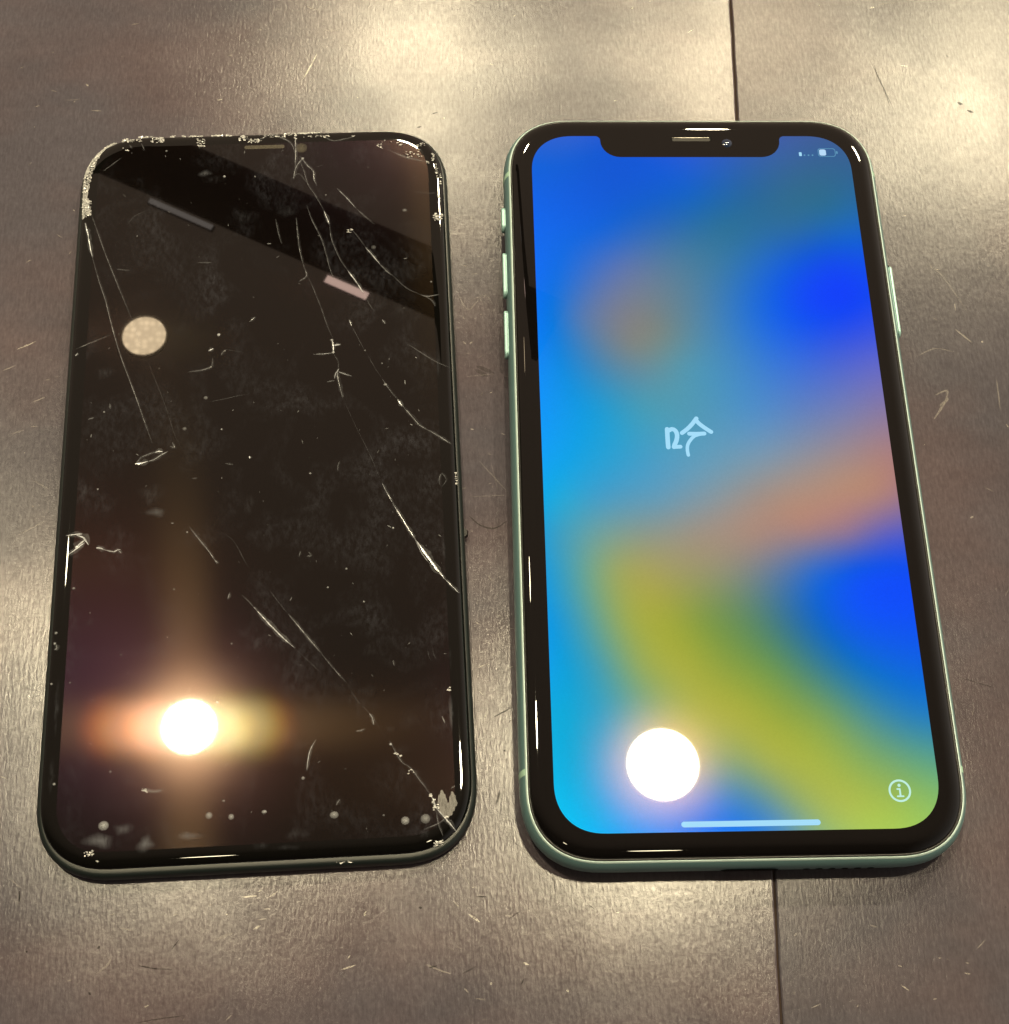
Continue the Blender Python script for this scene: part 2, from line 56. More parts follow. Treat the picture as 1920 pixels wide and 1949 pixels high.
SCR = [[[[-79.6,91.0],[-78.1,94.6],[-76.9,97.7]],0.5,1],[[[-79.8,111.2],[-78.5,110.1],[-76.6,109.7]],0.5,0.5],[[[-75.9,104.2],[-73.8,103.9],[-72.1,104.3]],0.35,0.5],[[[-71.8,100.6],[-68.7,99.5]],0.3,0.35],[[[-84.7,91.0],[-84.4,89.4]],0.4,0.7],[[[-95.8,97.3],[-94.6,97.0]],0.4,0.6],[[[-97.4,85.4],[-96.4,85.6]],0.7,0.9],[[[-123.5,82.7],[-121.3,82.6]],0.4,0.6],[[[-125.1,89.6],[-124.6,88.9]],0.7,0.8],[[[-135.2,83.6],[-134.2,84.0]],0.5,0.7],[[[-132.2,87.9],[-131.0,87.6]],0.4,0.5],[[[-139.3,93.6],[-138.5,94.1]],0.35,0.5],[[[-89.6,104.2],[-88.8,104.2]],0.5,0.6],[[[-129.0,85.3],[-125.8,85.6]],0.25,0.3],[[[-127.3,84.8],[-126.9,85.2]],0.4,0.6],[[[-30.1,109.2],[-28.6,109.8]],0.4,0.4],[[[-8.6,106.9],[-6.1,105.9],[-4.0,105.6]],0.3,0.25],[[[-61.6,99.0],[-61.9,98.7]],0.5,0.5],[[[44.2,110.7],[45.3,111.1]],0.7,0.9],[[[45.3,111.1],[47.8,112.1],[50.8,112.3]],0.25,0.35],[[[-84.2,-77.8],[-81.6,-77.6]],0.45,1],[[[-81.5,-77.0],[-80.9,-76.7]],0.4,0.8],[[[-79.7,-77.9],[-78.3,-77.0]],0.45,0.9],[[[-82.0,-83.0],[-80.8,-82.3]],0.55,1],[[[-81.3,-81.5],[-79.9,-81.3]],0.35,0.6],[[[-86.6,-80.5],[-86.3,-80.5]],0.4,0.9],[[[-80.4,-79.8],[-79.3,-79.7]],0.35,0.6],[[[-67.5,-89.6],[-65.1,-88.9]],0.35,0.8],[[[-66.4,-87.9],[-66.0,-87.3]],0.4,0.9],[[[-63.8,-81.2],[-63.7,-80.6]],0.6,1],[[[-98.9,-94.7],[-98.2,-94.4]],0.4,0.8],[[[-105.5,-80.2],[-104.9,-80.1]],0.35,0.7],[[[-106.9,-89.5],[-105.2,-88.0],[-104.8,-86.8]],0.3,0.4],[[[-85.7,-97.0],[-84.8,-96.1]],0.4,0.5],[[[-89.5,-79.0],[-89.0,-78.9]],0.4,0.7],[[[-88.5,-84.7],[-85.1,-83.4]],0.7,0.25],[[[-122.6,-74.1],[-120.7,-75.5]],0.25,0.5],[[[-95.1,-80.5],[-94.5,-80.3]],0.3,0.6],[[[-103.8,-82.3],[-101.7,-82.8]],0.25,0.4],[[[-46.5,-81.2],[-45.7,-81.8],[-44.8,-82.5]],0.5,0.9],[[[-49.1,-79.0],[-48.1,-80.1]],0.3,0.6],[[[-63.9,-81.2],[-63.5,-80.4]],0.5,0.9],[[[-37.8,-89.1],[-36.8,-89.4]],0.5,0.9],[[[-38.4,-88.0],[-37.6,-88.3]],0.3,0.5],[[[-53.7,-89.0],[-51.5,-89.9],[-49.6,-90.6]],0.4,0.5],[[[-34.0,-85.4],[-32.4,-85.0],[-34.3,-84.2]],0.3,0.3],[[[-43.2,-92.3],[-42.9,-92.1]],0.6,0.9],[[[-30.8,-93.6],[-30.4,-93.5]],0.7,0.9],[[[-48.0,-71.1],[-47.6,-74.0],[-46.0,-77.1]],0.25,0.4],[[[-65.0,-74.3],[-64.8,-76.5]],0.25,0.35],[[[-26.6,-83.9],[-24.4,-85.3]],0.3,0.35],[[[-22.1,-81.4],[-21.3,-81.3]],0.5,0.7],[[[-37.9,-81.4],[-36.1,-80.8],[-34.9,-82.3]],0.25,0.3],[[[-25.0,-90.5],[-22.8,-90.8]],0.25,0.3],[[[-50.2,-86.2],[-49.0,-87.1]],0.2,0.3],[[[24.2,-93.7],[25.5,-94.7]],0.35,0.8],[[[24.1,-90.7],[24.7,-90.9]],0.4,0.7],[[[35.4,-90.5],[36.1,-90.6]],0.3,0.5],[[[35.0,-92.1],[36.0,-92.3]],0.35,0.7],[[[31.0,-89.7],[31.4,-89.6]],0.4,0.8],[[[12.8,-88.7],[13.3,-89.2]],0.3,0.5],[[[17.6,-88.9],[17.8,-89.9]],0.25,0.4],[[[29.2,-96.1],[29.8,-96.0]],0.4,0.7],[[[37.7,-88.3],[39.2,-87.0]],0.3,0.5],[[[-132.4,25.9],[-129.0,27.6]],0.45,0.9],[[[-132.8,45.6],[-131.8,46.2]],0.5,0.6],[[[-134.7,21.2],[-132.3,22.4]],0.3,0.5],[[[-131.6,7.7],[-129.3,8.6]],0.3,0.4],[[[-126.7,-1.6],[-123.1,-3.8]],0.25,0.35],[[[-127.9,-12.7],[-123.8,-10.2]],0.3,0.4],[[[-125.3,-40.7],[-123.4,-39.3]],0.25,0.4],[[[-128.4,14.4],[-126.0,15.5]],0.3,0.5],[[[42.4,96.9],[44.4,89.8],[46.3,82.1]],0.3,-0.6],[[[-47.4,38.1],[-45.3,34.4],[-42.8,37.2]],0.3,0.35],[[[-44.9,36.4],[-41.8,37.6],[-40.4,35.6]],0.25,0.35],[[[-46.4,27.2],[-45.8,26.6]],0.4,0.6],[[[-45.1,26.6],[-44.5,27.2]],0.4,0.6],[[[-46.3,44.6],[-45.4,44.4]],0.4,0.5],[[[-44.2,42.6],[-43.3,42.7]],0.3,0.5],[[[-44.0,1.9],[-38.2,-5.2]],0.25,0.25],[[[-45.8,19.4],[-40.4,20.0]],0.2,0.25],[[[-45.2,8.2],[-44.5,8.0]],0.4,0.7],[[[-44.6,-39.0],[-42.7,-38.2]],0.3,0.6],[[[-45.5,-5.9],[-38.2,-5.6]],0.2,0.2],[[[-41.4,1.3],[-40.2,-4.5]],0.2,0.2],[[[-42.4,-21.4],[-41.5,-22.7]],0.4,0.4],[[[-46.4,32.8],[-46.0,32.2]],0.4,0.4],[[[-43.4,46.7],[-42.5,46.7]],0.3,0.4],[[[48.5,44.9],[51.3,40.4],[54.5,33.3]],0.35,0.3],[[[51.4,29.4],[54.3,26.4]],0.5,0.5],[[[48.4,44.6],[48.8,43.4]],0.4,0.6],[[[44.5,56.4],[45.2,56.2]],0.6,0.7],[[[45.4,14.8],[47.8,15.8],[47.0,13.3],[44.3,9.6]],0.8,0.35],[[[45.8,12.5],[47.9,14.1]],0.7,0.35],[[[57.9,18.3],[57.6,11.6]],0.4,0.35],[[[58.2,8.5],[58.7,7.5]],0.4,0.8],[[[42.8,23.4],[46.8,25.1],[50.9,24.2]],0.3,0.3],[[[56.2,26.8],[56.6,26.4]],0.6,0.6],[[[52.1,-4.9],[53.4,-5.7]],0.4,0.35],[[[41.8,-41.9],[47.4,-43.8]],0.4,-0.5],[[[48.2,-11.1],[49.0,-10.7]],0.6,0.6],[[[60.1,44.4],[60.6,44.0]],0.5,0.5],[[[47.4,32.0],[48.1,31.5]],0.4,0.4],[[[-52.5,81.8],[-51.1,82.4]],0.5,-1],[[[-55.5,78.4],[-54.5,78.7]],0.5,-1],[[[60.0,85.0],[61.2,84.7]],1.0,-0.8],[[[61.8,83.0],[63.2,82.4]],0.8,-0.8],[[[59.4,97.9],[59.9,97.1]],0.9,-0.5],[[[43.3,95.5],[43.7,91.8],[44.7,88.2],[45.4,83.6]],0.3,-0.7],[[[31.0,85.1],[31.5,87.7]],0.4,-0.4],[[[8.5,86.1],[9.1,85.8]],0.7,-0.6],[[[-120.6,-77.9],[-120.7,-76.1]],0.5,-1],[[[-95.1,-85.8],[-94.0,-84.4]],0.4,-0.9],[[[-107.1,-85.6],[-106.8,-85.1]],0.7,-1],[[[-100.2,-88.3],[-97.7,-88.8],[-94.8,-89.0]],0.3,-0.8],[[[-100.1,-97.1],[-96.2,-96.5],[-92.2,-96.1]],0.3,-0.7],[[[-118.6,-85.9],[-118.4,-85.7]],0.8,-0.9],[[[-107.9,-92.6],[-107.6,-92.3]],0.8,-0.9],[[[-45.3,-78.4],[-43.6,-78.5]],0.4,-1],[[[-54.8,-80.1],[-54.3,-80.0]],0.9,-1],[[[-32.2,-75.8],[-32.1,-77.9]],0.35,-0.8],[[[-38.2,-92.5],[-37.7,-91.6]],0.4,-0.9],[[[-40.0,-82.1],[-38.2,-81.0]],0.3,-0.6],[[[-26.9,-79.8],[-25.6,-80.8]],0.3,-0.7],[[[-51.8,-89.3],[-53.1,-89.5]],0.5,-0.9],[[[-47.7,-90.6],[-45.5,-89.5]],0.35,-0.5],[[[-45.6,-9.8],[-43.6,-11.6],[-41.0,-12.3],[-38.7,-10.9]],0.5,-0.8],[[[-42.0,-48.0],[-38.5,-46.2]],0.35,-0.9],[[[-39.2,-49.0],[-38.8,-48.5]],0.6,-0.9],[[[-41.6,-63.1],[-41.0,-60.7]],0.5,-0.8],[[[-40.2,-54.0],[-39.8,-53.7]],0.6,-0.9],[[[-43.8,21.7],[-40.4,20.2]],1.2,-0.4],[[[-44.1,21.0],[-41.7,19.4]],1.4,-0.35],[[[43.3,-81.9],[43.7,-81.6]],0.5,-0.4]]
CEIL = {"beam_low":[[-725,1538],[-69,1206]],"beam_up":[[-510,1580],[-66,1320]],"pink":[[-276,1315],[-272,1305],[-203,1265],[-205,1280]],"grey":[[-611,1486],[-605,1474],[-497,1408],[-488,1417]]}


# ---------------------------------------------------------------- helpers
def new_mat(name):
    m = bpy.data.materials.new(name); m.use_nodes = True; n = m.node_tree; n.nodes.clear()
    out = n.nodes.new('ShaderNodeOutputMaterial')
    return m, n, out
def principled(name, col, rough=.4, metal=0, spec=.5, bump=None, coat=0):
    m, n, out = new_mat(name); p = n.nodes.new('ShaderNodeBsdfPrincipled')
    p.inputs['Base Color'].default_value = (*col, 1); p.inputs['Roughness'].default_value = rough
    p.inputs['Metallic'].default_value = metal; p.inputs['Specular IOR Level'].default_value = spec
    p.inputs['Coat Weight'].default_value = coat
    n.links.new(p.outputs[0], out.inputs[0])
    if bump:
        t = n.nodes.new('ShaderNodeTexCoord'); ns = n.nodes.new('ShaderNodeTexNoise')
        ns.inputs['Scale'].default_value = bump[0]; ns.inputs['Detail'].default_value = 3
        b = n.nodes.new('ShaderNodeBump'); b.inputs['Distance'].default_value = bump[1]
        n.links.new(t.outputs['Object'], ns.inputs['Vector']); n.links.new(ns.outputs['Fac'], b.inputs['Height'])
        n.links.new(b.outputs[0], p.inputs['Normal'])
    return m
def emit(name, col, s=1.0):
    m, n, out = new_mat(name); e = n.nodes.new('ShaderNodeEmission')
    e.inputs[0].default_value = (*col, 1); e.inputs[1].default_value = s
    n.links.new(e.outputs[0], out.inputs[0]); return m
def lin(c): c = c/255; return c/12.92 if c <= .04045 else ((c+.055)/1.055)**2.4
def lin3(r, g, b): return (lin(r), lin(g), lin(b))
def tag(o, **k):
    for a, b in k.items(): o[a] = b
    return o
def thing(name, label, cat, loc=(0, 0, 0), rz=0, group=None):
    o = bpy.data.objects.new(name, None); COL.objects.link(o); o.empty_display_size = .01
    o.location = Vector(loc)*MM; o.rotation_euler = (0, 0, rz); o['label'] = label; o['category'] = cat
    if group: o['group'] = group
    return o
def mesh(name, verts, faces, mat, parent=None, smooth=False, attr=None, **k):
    me = bpy.data.meshes.new(name); me.from_pydata([tuple(c*MM for c in v) for v in verts], [], faces)
    if smooth: me.polygons.foreach_set('use_smooth', [True]*len(me.polygons))
    if attr is not None:
        a = me.color_attributes.new('tone', 'FLOAT_COLOR', 'POINT')
        for i, c in enumerate(attr): a.data[i].color = (c, c, c, 1) if not hasattr(c, '__len__') else (*c, 1)
    me.materials.append(mat); me.update()
    o = bpy.data.objects.new(name, me); COL.objects.link(o)
    if parent: o.parent = parent
    return tag(o, **k)
def sqc(w, h, e, z, nseg=14, p=2.45, cx=0, cy=0):
    """rounded rectangle with continuous-curvature corners, counter-clockwise"""
    pts = []
    for sx, sy, rev in ((1, 1, 0), (-1, 1, 1), (-1, -1, 0), (1, -1, 1)):
        arc = []
        for i in range(nseg+1):
            t = i/nseg*math.pi/2
            arc.append((sx*(w/2-e+e*max(math.cos(t), 0)**(2/p))+cx, sy*(h/2-e+e*max(math.sin(t), 0)**(2/p))+cy, z))
        if rev: arc.reverse()
        pts += arc
    return pts
def loft(rings, cap_top=True, cap_bot=True):
    n = len(rings[0]); v = [p for r in rings for p in r]; f = []
    for k in range(len(rings)-1):
        for i in range(n):
            j = (i+1) % n; f.append((k*n+i, k*n+j, (k+1)*n+j, (k+1)*n+i))
    if cap_top: f.append(tuple(range((len(rings)-1)*n, len(rings)*n)))
    if cap_bot: f.append(tuple(reversed(range(n))))
    return v, f
def smooth_line(pts, step=.6):
    """Catmull-Rom through the points"""
    P = [np.array(p, float) for p in pts]
    if len(P) > 2:
        Q = [2*P[0]-P[1]]+P+[2*P[-1]-P[-2]]; out = []
        for i in range(1, len(Q)-2):
            a, b, c, d = Q[i-1:i+3]; n = max(2, int(np.linalg.norm(c-b)/step))
            for k in range(n):
                t = k/n; out.append(.5*((2*b)+(-a+c)*t+(2*a-5*b+4*c-d)*t*t+(-a+3*b-3*c+d)*t**3))
        out.append(P[-1])
    else:
        n = max(2, int(np.linalg.norm(P[1]-P[0])/step)); out = [P[0]+(P[1]-P[0])*k/n for k in range(n+1)]
    return out
def ribbon(pts, w, z, b=1, taper=True, jitter=0, hz=0):
    L = smooth_line(pts); n = len(L); v = []; a = []; f = []
    for i, p in enumerate(L):
        d = L[min(i+1, n-1)]-L[max(i-1, 0)]; d = d/(np.linalg.norm(d)+1e-9); nn = np.array([-d[1], d[0]])
        t = i/(n-1); k = (min(1, .25+3*min(t, 1-t)) if taper else 1)
        hw = w/2*k*(1+jitter*rng.uniform(-.6, .6)); p = p+nn*jitter*w*rng.uniform(-.25, .25)
        bb = b*(1+jitter*rng.uniform(-.5, .4))
        for s, q in ((-1, .0), (0, hz), (1, .0)):
            v.append((*(p+nn*hw*s), z+q)); a.append(bb)
        if i:
            for c in (0, 1): f.append((3*i-3+c, 3*i-3+c+1, 3*i+c+1, 3*i+c))
    return v, [tuple(reversed(q)) for q in f], a
def merge(parts):
    V, F, A = [], [], []
    for v, f, a in parts:
        o = len(V); V += v; F += [tuple(i+o for i in q) for q in f]; A += a
    return V, F, A
def disc(cx, cy, rx, ry, z, n=24, b0=1, b1=0, rings=4, h=0):
    v = [(cx, cy, z+h)]; a = [b0]; f = []
    for k in range(1, rings+1):
        t = k/rings
        for i in range(n):
            th = 2*math.pi*i/n; v.append((cx+rx*t*math.cos(th), cy+ry*t*math.sin(th), z+h*(1-t*t))); a.append(b0+(b1-b0)*t)
    for i in range(n):
        j = (i+1) % n; f.append((0, 1+i, 1+j))
        for k in range(rings-1):
            f.append((1+k*n+i, 1+(k+1)*n+i, 1+(k+1)*n+j, 1+k*n+j))
    return v, f, a
def flat(poly, z):
    return [(x, y, z) for x, y in poly], [tuple(range(len(poly)))]

def tone_mat(name, col, rough, gain=1.0, noise=None, gloss=.3, glow=None):
    """surface mark whose cover follows its painted-on density ('tone')"""
    m, n, out = new_mat(name); N = n.nodes.new; K = n.links.new
    at = N('ShaderNodeAttribute'); at.attribute_name = 'tone'
    df = N('ShaderNodeBsdfPrincipled'); df.inputs['Base Color'].default_value = (*col, 1)
    df.inputs['Roughness'].default_value = rough; df.inputs['Specular IOR Level'].default_value = gloss
    tr = N('ShaderNodeBsdfTransparent'); mx = N('ShaderNodeMixShader')
    mu = N('ShaderNodeMath'); mu.operation = 'MULTIPLY'; mu.use_clamp = True; mu.inputs[1].default_value = gain
    K(at.outputs['Fac'], mu.inputs[0]); last = mu
    if noise:
        t = N('ShaderNodeTexCoord'); mp = N('ShaderNodeMapping'); ns = N('ShaderNodeTexNoise')
        mp.inputs['Rotation'].default_value = (0, 0, noise[3]); mp.inputs['Scale'].default_value = (noise[0], noise[1], 1)
        ns.inputs['Scale'].default_value = 1; ns.inputs['Detail'].default_value = 5; ns.inputs['Roughness'].default_value = .65
        r = N('ShaderNodeMapRange'); r.inputs[1].default_value = noise[2]; r.inputs[2].default_value = noise[2]+.25
        r.inputs[3].default_value = noise[4]
        m2 = N('ShaderNodeMath'); m2.operation = 'MULTIPLY'
        K(t.outputs['Object'], mp.inputs[0]); K(mp.outputs[0], ns.inputs['Vector']); K(ns.outputs['Fac'], r.inputs[0])
        K(mu.outputs[0], m2.inputs[0]); K(r.outputs[0], m2.inputs[1]); last = m2
    K(last.outputs[0], mx.inputs[0]); K(tr.outputs[0], mx.inputs[1]); K(df.outputs[0], mx.inputs[2]); K(mx.outputs[0], out.inputs[0])
    return m

# ---------------------------------------------------------------- table top
def wood(name, spec, rough, col, seed, grain=1.0):
    m, n, out = new_mat(name); N = n.nodes.new; K = n.links.new
    t = N('ShaderNodeTexCoord')
    def noise(sx, sy, det=4, rg=.6, off=0):
        mp = N('ShaderNodeMapping'); mp.inputs['Scale'].default_value = (sx, sy, 1); mp.inputs['Location'].default_value = (seed+off, seed*2+off, 0)
        ns = N('ShaderNodeTexNoise'); ns.inputs['Scale'].default_value = 1; ns.inputs['Detail'].default_value = det; ns.inputs['Roughness'].default_value = rg
        K(t.outputs['Object'], mp.inputs[0]); K(mp.outputs[0], ns.inputs['Vector']); return ns.outputs['Fac']
    def ramp(v, a, b, c, d):
        r = N('ShaderNodeMapRange'); r.inputs[1].default_value = a; r.inputs[2].default_value = b; r.inputs[3].default_value = c; r.inputs[4].default_value = d
        K(v, r.inputs[0]); return r.outputs[0]
    def mul(a, b, op='MULTIPLY'):
        q = N('ShaderNodeMath'); q.operation = op; K(a, q.inputs[0])
        if isinstance(b, float): q.inputs[1].default_value = b
        else: K(b, q.inputs[1])
        return q.outputs[0]
    pore = noise(2000, 430, 3, .65, 3)          # short pores along the grain
    fine = noise(1500, 1100, 4, .7, 7)         # lacquer orange peel
    cloud = noise(14, 22, 4, .55, 11)
    cloud2 = noise(60, 45, 3, .6, 19)
    streak = noise(18, 260, 3, .5, 5)
    p = N('ShaderNodeBsdfDiffuse'); g = N('ShaderNodeBsdfGlossy'); g.distribution = 'BECKMANN'; g.inputs['Color'].default_value = (1, 1, 1, 1)
    fr = N('ShaderNodeFresnel'); fr.inputs['IOR'].default_value = 1.5; mxs = N('ShaderNodeMixShader')
    c1 = N('ShaderNodeMix'); c1.data_type = 'RGBA'
    c1.inputs[6].default_value = (col[0]*.92, col[1]*.98, col[2]*.98, 1); c1.inputs[7].default_value = (col[0]*1.08, col[1]*.98, col[2]*.92, 1)
    K(ramp(cloud, .42, .6, 0, 1), c1.inputs[0])
    c2 = N('ShaderNodeMix'); c2.data_type = 'RGBA'; c2.blend_type = 'MULTIPLY'; c2.inputs[0].default_value = 1
    f = mul(mul(ramp(pore, .33, .68, .88, 1.12), ramp(fine, .3, .7, .9, 1.1)), mul(ramp(streak, .3, .7, .97, 1.03), ramp(cloud2, .3, .7, .92, 1.08)))
    K(c1.outputs[2], c2.inputs[6]); K(f, c2.inputs[7]); K(c2.outputs[2], p.inputs['Color'])
    K(mul(ramp(cloud2, .3, .7, rough*.95, rough*1.06), ramp(fine, .3, .7, .95, 1.05)), g.inputs['Roughness'])
    K(mul(mul(mul(ramp(cloud, .35, .65, spec*.72, spec*1.25), ramp(noise(34, 30, 4, .6, 31), .3, .7, .75, 1.2)), ramp(pore, .35, .65, .82, 1.18)), mul(fr.outputs[0], ramp(fine, .35, .65, .8, 1.2))), mxs.inputs[0])
    b = N('ShaderNodeBump'); b.inputs['Distance'].default_value = .000018*grain; b.inputs['Strength'].default_value = 1
    K(mul(mul(pore, 1.35), mul(fine, .8), 'ADD'), b.inputs['Height']); K(b.outputs[0], p.inputs['Normal']); K(b.outputs[0], g.inputs['Normal'])
    K(p.outputs[0], mxs.inputs[1]); K(g.outputs[0], mxs.inputs[2]); K(mxs.outputs[0], out.inputs[0]); return m
wood_l = wood('brown_lacquered_wood', .92, .225, (.078, .066, .080), 3.1)
wood_r = wood('brown_lacquered_wood_duller', .52, .23, (.078, .0665, .080), 8.7, 1.0)
table = thing('table', 'dark brown scratched wooden table top with a seam under the two phones', 'table')
def board(side, mat):
    lo = np.array([[x+(side*.0), y] for x, y in SEAM])
    k, c = np.polyfit(lo[:, 1], lo[:, 0], 1)
    ys = np.linspace(-420, 520, 240); v = []; f = []
    r2 = random.Random(5+side)
    for i, y in enumerate(ys):
        x = k*y+c + .10*math.sin(y*.09)+.06*r2.uniform(-1, 1)
        g = .05*side*max(0, math.sin(y*.31+side))+side*.04*r2.random()+ .10 if side > 0 else -.10
        X = [x+g, x+g+side*.12, x+g+side*.35, side*620]
        Z = [-.5, -.12, 0, 0]
        v += [(a, y, z) for a, z in zip(X, Z)]
        if i:
            for q in range(3):
                a = [4*i-4+q, 4*i-4+q+1, 4*i+q+1, 4*i+q]; f.append(tuple(a if side > 0 else reversed(a)))
    o = mesh('board', v, f, mat, table)
    o['label'] = 'board to the right of the seam, duller' if side > 0 else 'wide board to the left of the seam, shinier'
    return o
board(-1, wood_l); board(1, wood_r)
gapm = principled('seam_dirt', (.035, .024, .02), .9, spec=.1)
mesh('seam_filler', [(-60, -420, -.32), (60, -420, -.32), (60, 520, -.32), (-60, 520, -.32)], [(0, 1, 2, 3)], gapm, table)
pale = tone_mat('scratch_pale', (.50, .45, .40), .30, .8, noise=(3000, 3000, .3, 0, .35), gloss=1.0)
dark = tone_mat('scratch_dark', (.02, .015, .012), .6, .8)
for pts, w, b in SCR:
    v, f, a = ribbon(pts, w*.62, .03, abs(b)*.75, jitter=.5)
    mesh('scratch', v, f, pale if b > 0 else dark, table, attr=a)
parts = []
for i in range(700):
    x = rng.uniform(-175, 150); y = rng.uniform(-120, 150)
    if rng.random() < .55: x = rng.choice([rng.gauss(-142, 30), rng.gauss(-43, 3), rng.uniform(-130, 60)])
    l = rng.choice([.15, .25, .4, .7, 1.4])*rng.uniform(.6, 1.4); th = rng.gauss(.35, .8)
    parts.append(ribbon([(x, y), (x+l*math.cos(th), y+l*math.sin(th))], rng.uniform(.09, .22), .03, rng.uniform(.15, .6), jitter=.3))
V, F, A = merge(parts); mesh('wear_marks', V, F, pale, table, attr=A, kind='stuff')

# ---------------------------------------------------------------- green phone
alu = principled('mint_anodised_aluminium', (.165, .30, .31), .36, metal=.35, spec=.5, bump=(4500, .0000022))
band = principled('pale_green_plastic', (.42, .66, .52), .45)
gask = principled('black_gasket', (.006, .006, .006), .32, spec=.3)
glassb = principled('black_cover_glass', (.0035, .003, .003), .015, spec=.5)
phone = thing('phone', 'working phone with mint green frame and a lit blue, orange and yellow wallpaper', 'phone')
BW, BH, BE = 75.7, 150.9, 14.2
PROF = [(3.4, .25), (2.4, .45), (1.5, .85), (.8, 1.5), (.3, 2.5), (.06, 3.5), (0, 4.3), (.06, 5.1), (.25, 5.9), (.55, 6.6), (.9, 7.1), (1.15, 7.32), (1.4, 7.38)]
v, f = loft([sqc(BW-2*d, BH-2*d, BE-d, z) for d, z in PROF]); mesh('frame', v, f, alu, phone, smooth=True)
v, f = loft([sqc(BW-2*d, BH-2*d, BE-d, z, 18) for d, z in ((.9, 7.05), (.98, 7.2), (1.14, 7.37), (1.32, 7.42), (1.34, 7.3))], False, False); mesh('frame_edge', v, f, principled('cut_edge_painted_highlight', (.48, .62, .60), .35, metal=.15), phone, smooth=True)  # chamfer ring in a paler colour that paints its highlight on every side
v, f = loft([sqc(BW-2*d, BH-2*d, BE-d, z) for d, z in ((1.3, 7.2), (1.33, 7.52), (1.55, 7.56), (1.75, 7.4))], False, False); mesh('gasket', v, f, gask, phone, smooth=True)
GP = [(1.72, 7.2), (1.72, 7.48), (1.78, 7.66), (1.95, 7.86), (2.25, 8.04), (2.65, 8.17), (3.1, 8.25), (3.6, 8.29), (4.1, 8.3), (4.6, 8.3)]
v, f = loft([sqc(BW-2*d, BH-2*d, BE-d, z, 18) for d, z in GP]); mesh('cover_glass', v, f, glassb, phone, smooth=True)
def slab(ya, yb, side, mat, name, off=.04, slant=0):
    prof = [(BW/2-d+off, z) for d, z in PROF[1:-1]]; v = []; f = []
    for k, y in enumerate((ya, yb)):
        for i, (x, z) in enumerate(prof): v.append((side*x, y+slant*(z-4), z))
    n = len(prof)
    for i in range(n-1):
        q = (i, i+1, n+i+1, n+i); f.append(q if side < 0 else tuple(reversed(q)))
    return mesh(name, v, f, mat, phone, smooth=True)
for y, s, sl in ((BANDS[0], -1, .16), (BANDS[1], -1, .16), (BANDS[2], 1, .0), (BANDS[3], 1, .0)):
    slab(y-.55, y+.55, s, band, 'antenna_band', slant=sl)
def button(y0, y1, side, name):
    """a proud pill on the side of the frame"""
    cz, hz, prot = 4.45, 1.15, .62; r = hz; L = abs(y1-y0)/2; cy = (y0+y1)/2; rings = []
    for px, k in ((-.3, 1), (prot-.2, 1), (prot-.06, .93), (prot, .78)):
        ring = []
        for i in range(28):
            t = 2*math.pi*i/28; c, s = math.cos(t), math.sin(t)
            ring.append((side*(BW/2+px), cy+(L-r)*(1 if c > 0 else -1)+r*k*c, cz+hz*k*s))
        rings.append(ring)
    v, f = loft(rings)
    if side > 0: f = [tuple(reversed(q)) for q in f]
    mesh(name, v, f, btnm, phone, smooth=False)
    g = [[(side*(BW/2+.03), cy+(L-r+.0)*(1 if math.cos(2*math.pi*i/28) > 0 else -1)+(r*kk)*math.cos(2*math.pi*i/28), cz+hz*kk*math.sin(2*math.pi*i/28)) for i in range(28)] for kk in (1.25, .9)]
    v, f = loft(g, False, False); mesh('button_gap', v, f, gask, phone)
btnm = principled('mint_button_metal', (.36, .60, .58), .35, metal=.2)
button(BTN['mute'][1], BTN['mute'][0], -1, 'mute_switch')
button(BTN['up'][1], BTN['up'][0], -1, 'volume_button'); button(BTN['dn'][1], BTN['dn'][0], -1, 'volume_button')
button(BTN['power'][1], BTN['power'][0], 1, 'power_button')
hole = principled('dark_hole', (.004, .004, .004), .8, spec=.1)
for i in range(6):
    x = 9.5+2.15*i; z = 4.1; ring = [(x+.6*math.cos(t), -BH/2-.03, z+.6*math.sin(t)) for t in [2*math.pi*k/14 for k in range(14)]]
    mesh('speaker_hole', ring, [tuple(range(14))], hole, phone)
mesh('charging_port', [(x, -BH/2-.03, 4.1+z) for x, z in ((-4, -1), (4, -1), (4.8, -.4), (4.8, .4), (4, 1), (-4, 1), (-4.8, .4), (-4.8, -.4))], [tuple(range(8))], hole, phone)

# lit screen: a grid carrying the wallpaper's printed-on colours
SW, SH = 64.5, 139.6
P = np.array([[x, y] for x, y, *_ in WALL]); Cc = np.array([c[2:] for c in WALL], float)
def tps(r2): return np.where(r2 > 0, .5*r2*np.log(r2+1e-12), 0)
D2 = ((P[:, None]-P[None])**2).sum(-1); n_ = len(P)
Am = np.zeros((n_+3, n_+3)); Am[:n_, :n_] = tps(D2)+np.eye(n_)*22; Am[:n_, n_] = 1; Am[:n_, n_+1:] = P; Am[n_:, :n_] = Am[:n_, n_:].T
Wt = np.linalg.solve(Am, np.vstack([Cc, np.zeros((3, 3))]))
gx, gy = 60, 128; v = []
for j in range(gy+1):
    for i in range(gx+1): v.append((-SW/2-.2+(SW+.4)*i/gx, SH/2+.2-(SH+.4)*j/gy, 8.312))
G = np.array([q[:2] for q in v]); K2 = ((G[:, None]-P[None])**2).sum(-1)
Z = np.clip(tps(K2)@Wt[:n_]+Wt[n_]+G@Wt[n_+1:], 0, 255)/255
Z = np.where(Z <= .04045, Z/12.92, ((Z+.055)/1.055)**2.4)
Z = np.clip(Z-np.array([.005, .003, .002]), 0, 1)   # the glass adds the room's reflection on top
